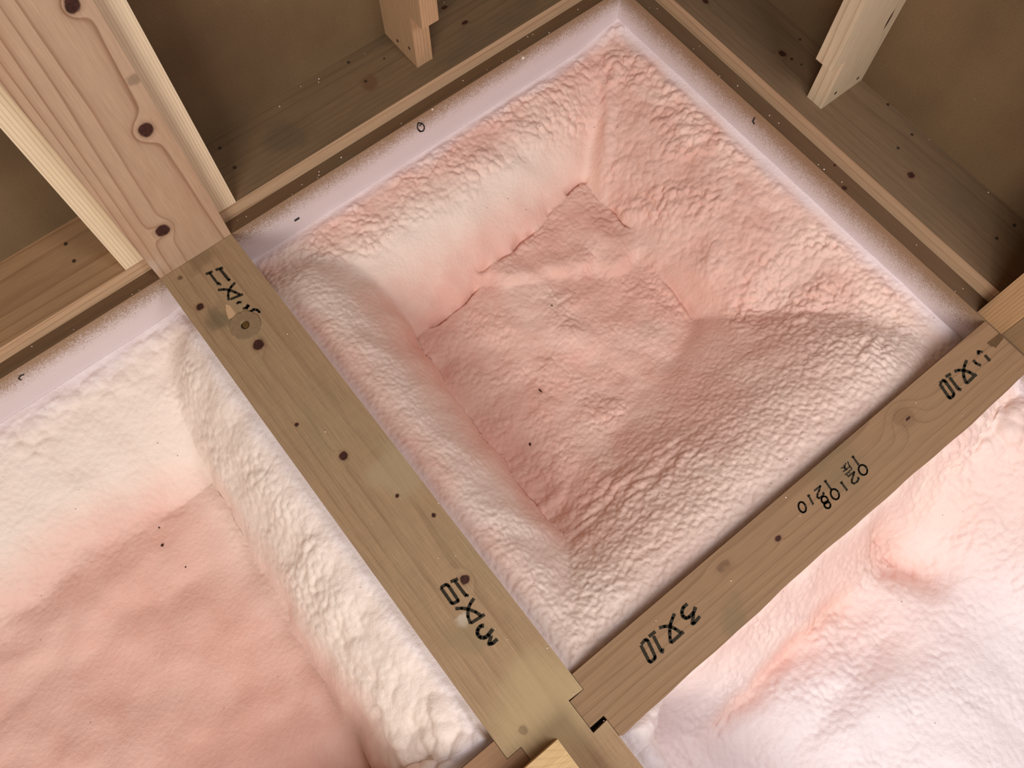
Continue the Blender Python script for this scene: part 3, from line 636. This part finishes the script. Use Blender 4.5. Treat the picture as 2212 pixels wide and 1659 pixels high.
def rough3(P, X, Y):
    dB, dR, dA = YB0-Y, -X, X-XA1; mod = .6+.8*sst(n2(X, Y, .06, 2.), -.3, .4)
    big = lumps(P, .022, .5); mid = lumps(P, .010, .4); fine = perlin(P, .0055)
    wr = 1-sst(dR, .20, .30); wb = 1-sst(dB, .06, .12)
    h = (.0040*mid*(.5+.5*(dB < .1))+.004*big*(1-sst(dB, .04, .10)))*wr*mod
    h += .0026*mid*np.clip(wb+.6*np.exp(-((dB-.10)/.06)**2), 0, 1)*(1-wr)*mod
    h += V3[0][2]*.005*lumps(P, .02, .5)
    h += V3[0][0]*.012*lumps(P, .030, .5)+V3[0][1]*.004*lumps(P, .014, .5)
    return h+.0019*lumps(P, .0085, .35)*mod+.0003*fine+.0028*perlin(P, .06)
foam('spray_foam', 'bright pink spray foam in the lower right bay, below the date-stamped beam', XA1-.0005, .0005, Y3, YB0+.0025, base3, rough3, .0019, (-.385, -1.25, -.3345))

# ---------------------------------------------------------------- crumbs and chips
chip_m = NT('dark_chip'); chip_m = chip_m.done(chip_m.mix(chip_m.noise(chip_m.obj, 400, 2), rgb(34, 22, 16), rgb(92, 58, 40)), .8)
def chip(x, y, L, wd, rot, label, name='wood_chip'):
    p = on_foam(x, y)
    if p is None: return
    bm = bmesh.new(); bmesh.ops.create_icosphere(bm, subdivisions=2, radius=1); r = random.Random(int(x))
    for v in bm.verts: v.co = Vector((v.co.x*L/2*(1+.2*r.uniform(-1, 1)), v.co.y*wd/2*(1+.3*r.uniform(-1, 1)), v.co.z*wd*.4))
    bm.transform(Matrix.Rotation(rot, 4, 'Z')); o = from_bm(name, bm, chip_m, (p[0], p[1], p[2]+wd*.15)); tag(o, label, 'chip', 'dark chips lying on the foam')
chip(1168, 845, .011, .0026, math.radians(-82), 'dark wood sliver lying in the middle of the square foam bay')
chip(1145, 960, .006, .0032, math.radians(50), 'dark chip below the sliver, near the foam roll of the wide beam')
chip(1192, 660, .004, .0018, math.radians(-82), 'tiny dark chip near the upper fold of the square foam bay')
chip(351, 1178, .005, .0042, .3, 'black chip on the smooth floor of the left foam bay, larger of two')
chip(344, 1140, .004, .0022, math.radians(-70), 'black speck just above the larger chip in the left foam bay')
chip(401, 1225, .003, .0024, 0, 'smallest black speck to the lower right of the chip in the left foam bay')
crumb_m = NT('foam_crumb'); crumb_m = crumb_m.done(rgb(246, 228, 214), .7)
bm = bmesh.new()
def crumb(p, r):
    mt = Matrix.Translation(p)@Matrix.Rotation(R_.uniform(0, 3), 4, 'X')@Matrix.Scale(R_.uniform(.6, 1), 4, (0, 0, 1)); bmesh.ops.create_icosphere(bm, subdivisions=1, radius=r, matrix=mt)
for _ in range(70):
    k = R_.random()
    if k < .25: p = (R_.uniform(-1.1, 0), R_.uniform(.001, .018), .0005)
    elif k < .45: p = (R_.uniform(.001, .02), R_.uniform(-.75, -.05), .0005)
    elif k < .6: p = (R_.uniform(-1.05, -.05), PB-R_.uniform(.001, .02)**1, PT+.0005)
    elif k < .7: p = (RB-R_.uniform(.001, .012), R_.uniform(-.7, -.05), PT+.0025)
    elif k < .9: p = (R_.uniform(XA0, XA1), R_.uniform(-.95, -.02), .0005)
    else: p = (R_.uniform(-.72, -.02), R_.uniform(YB0, YB1), .0003)
    crumb(p, R_.uniform(.0005, .0011))
for x, y, r in ((1130, 125, .0026), (934, 236, .0018), (737, 340, .0013), (1780, 366, .0014)): crumb(tuple(onz(x, y)), r)
tag(from_bm('foam_crumbs', bm, crumb_m), 'scattered tiny white foam crumbs on the sills, planks and beams', 'crumbs', kind='stuff')
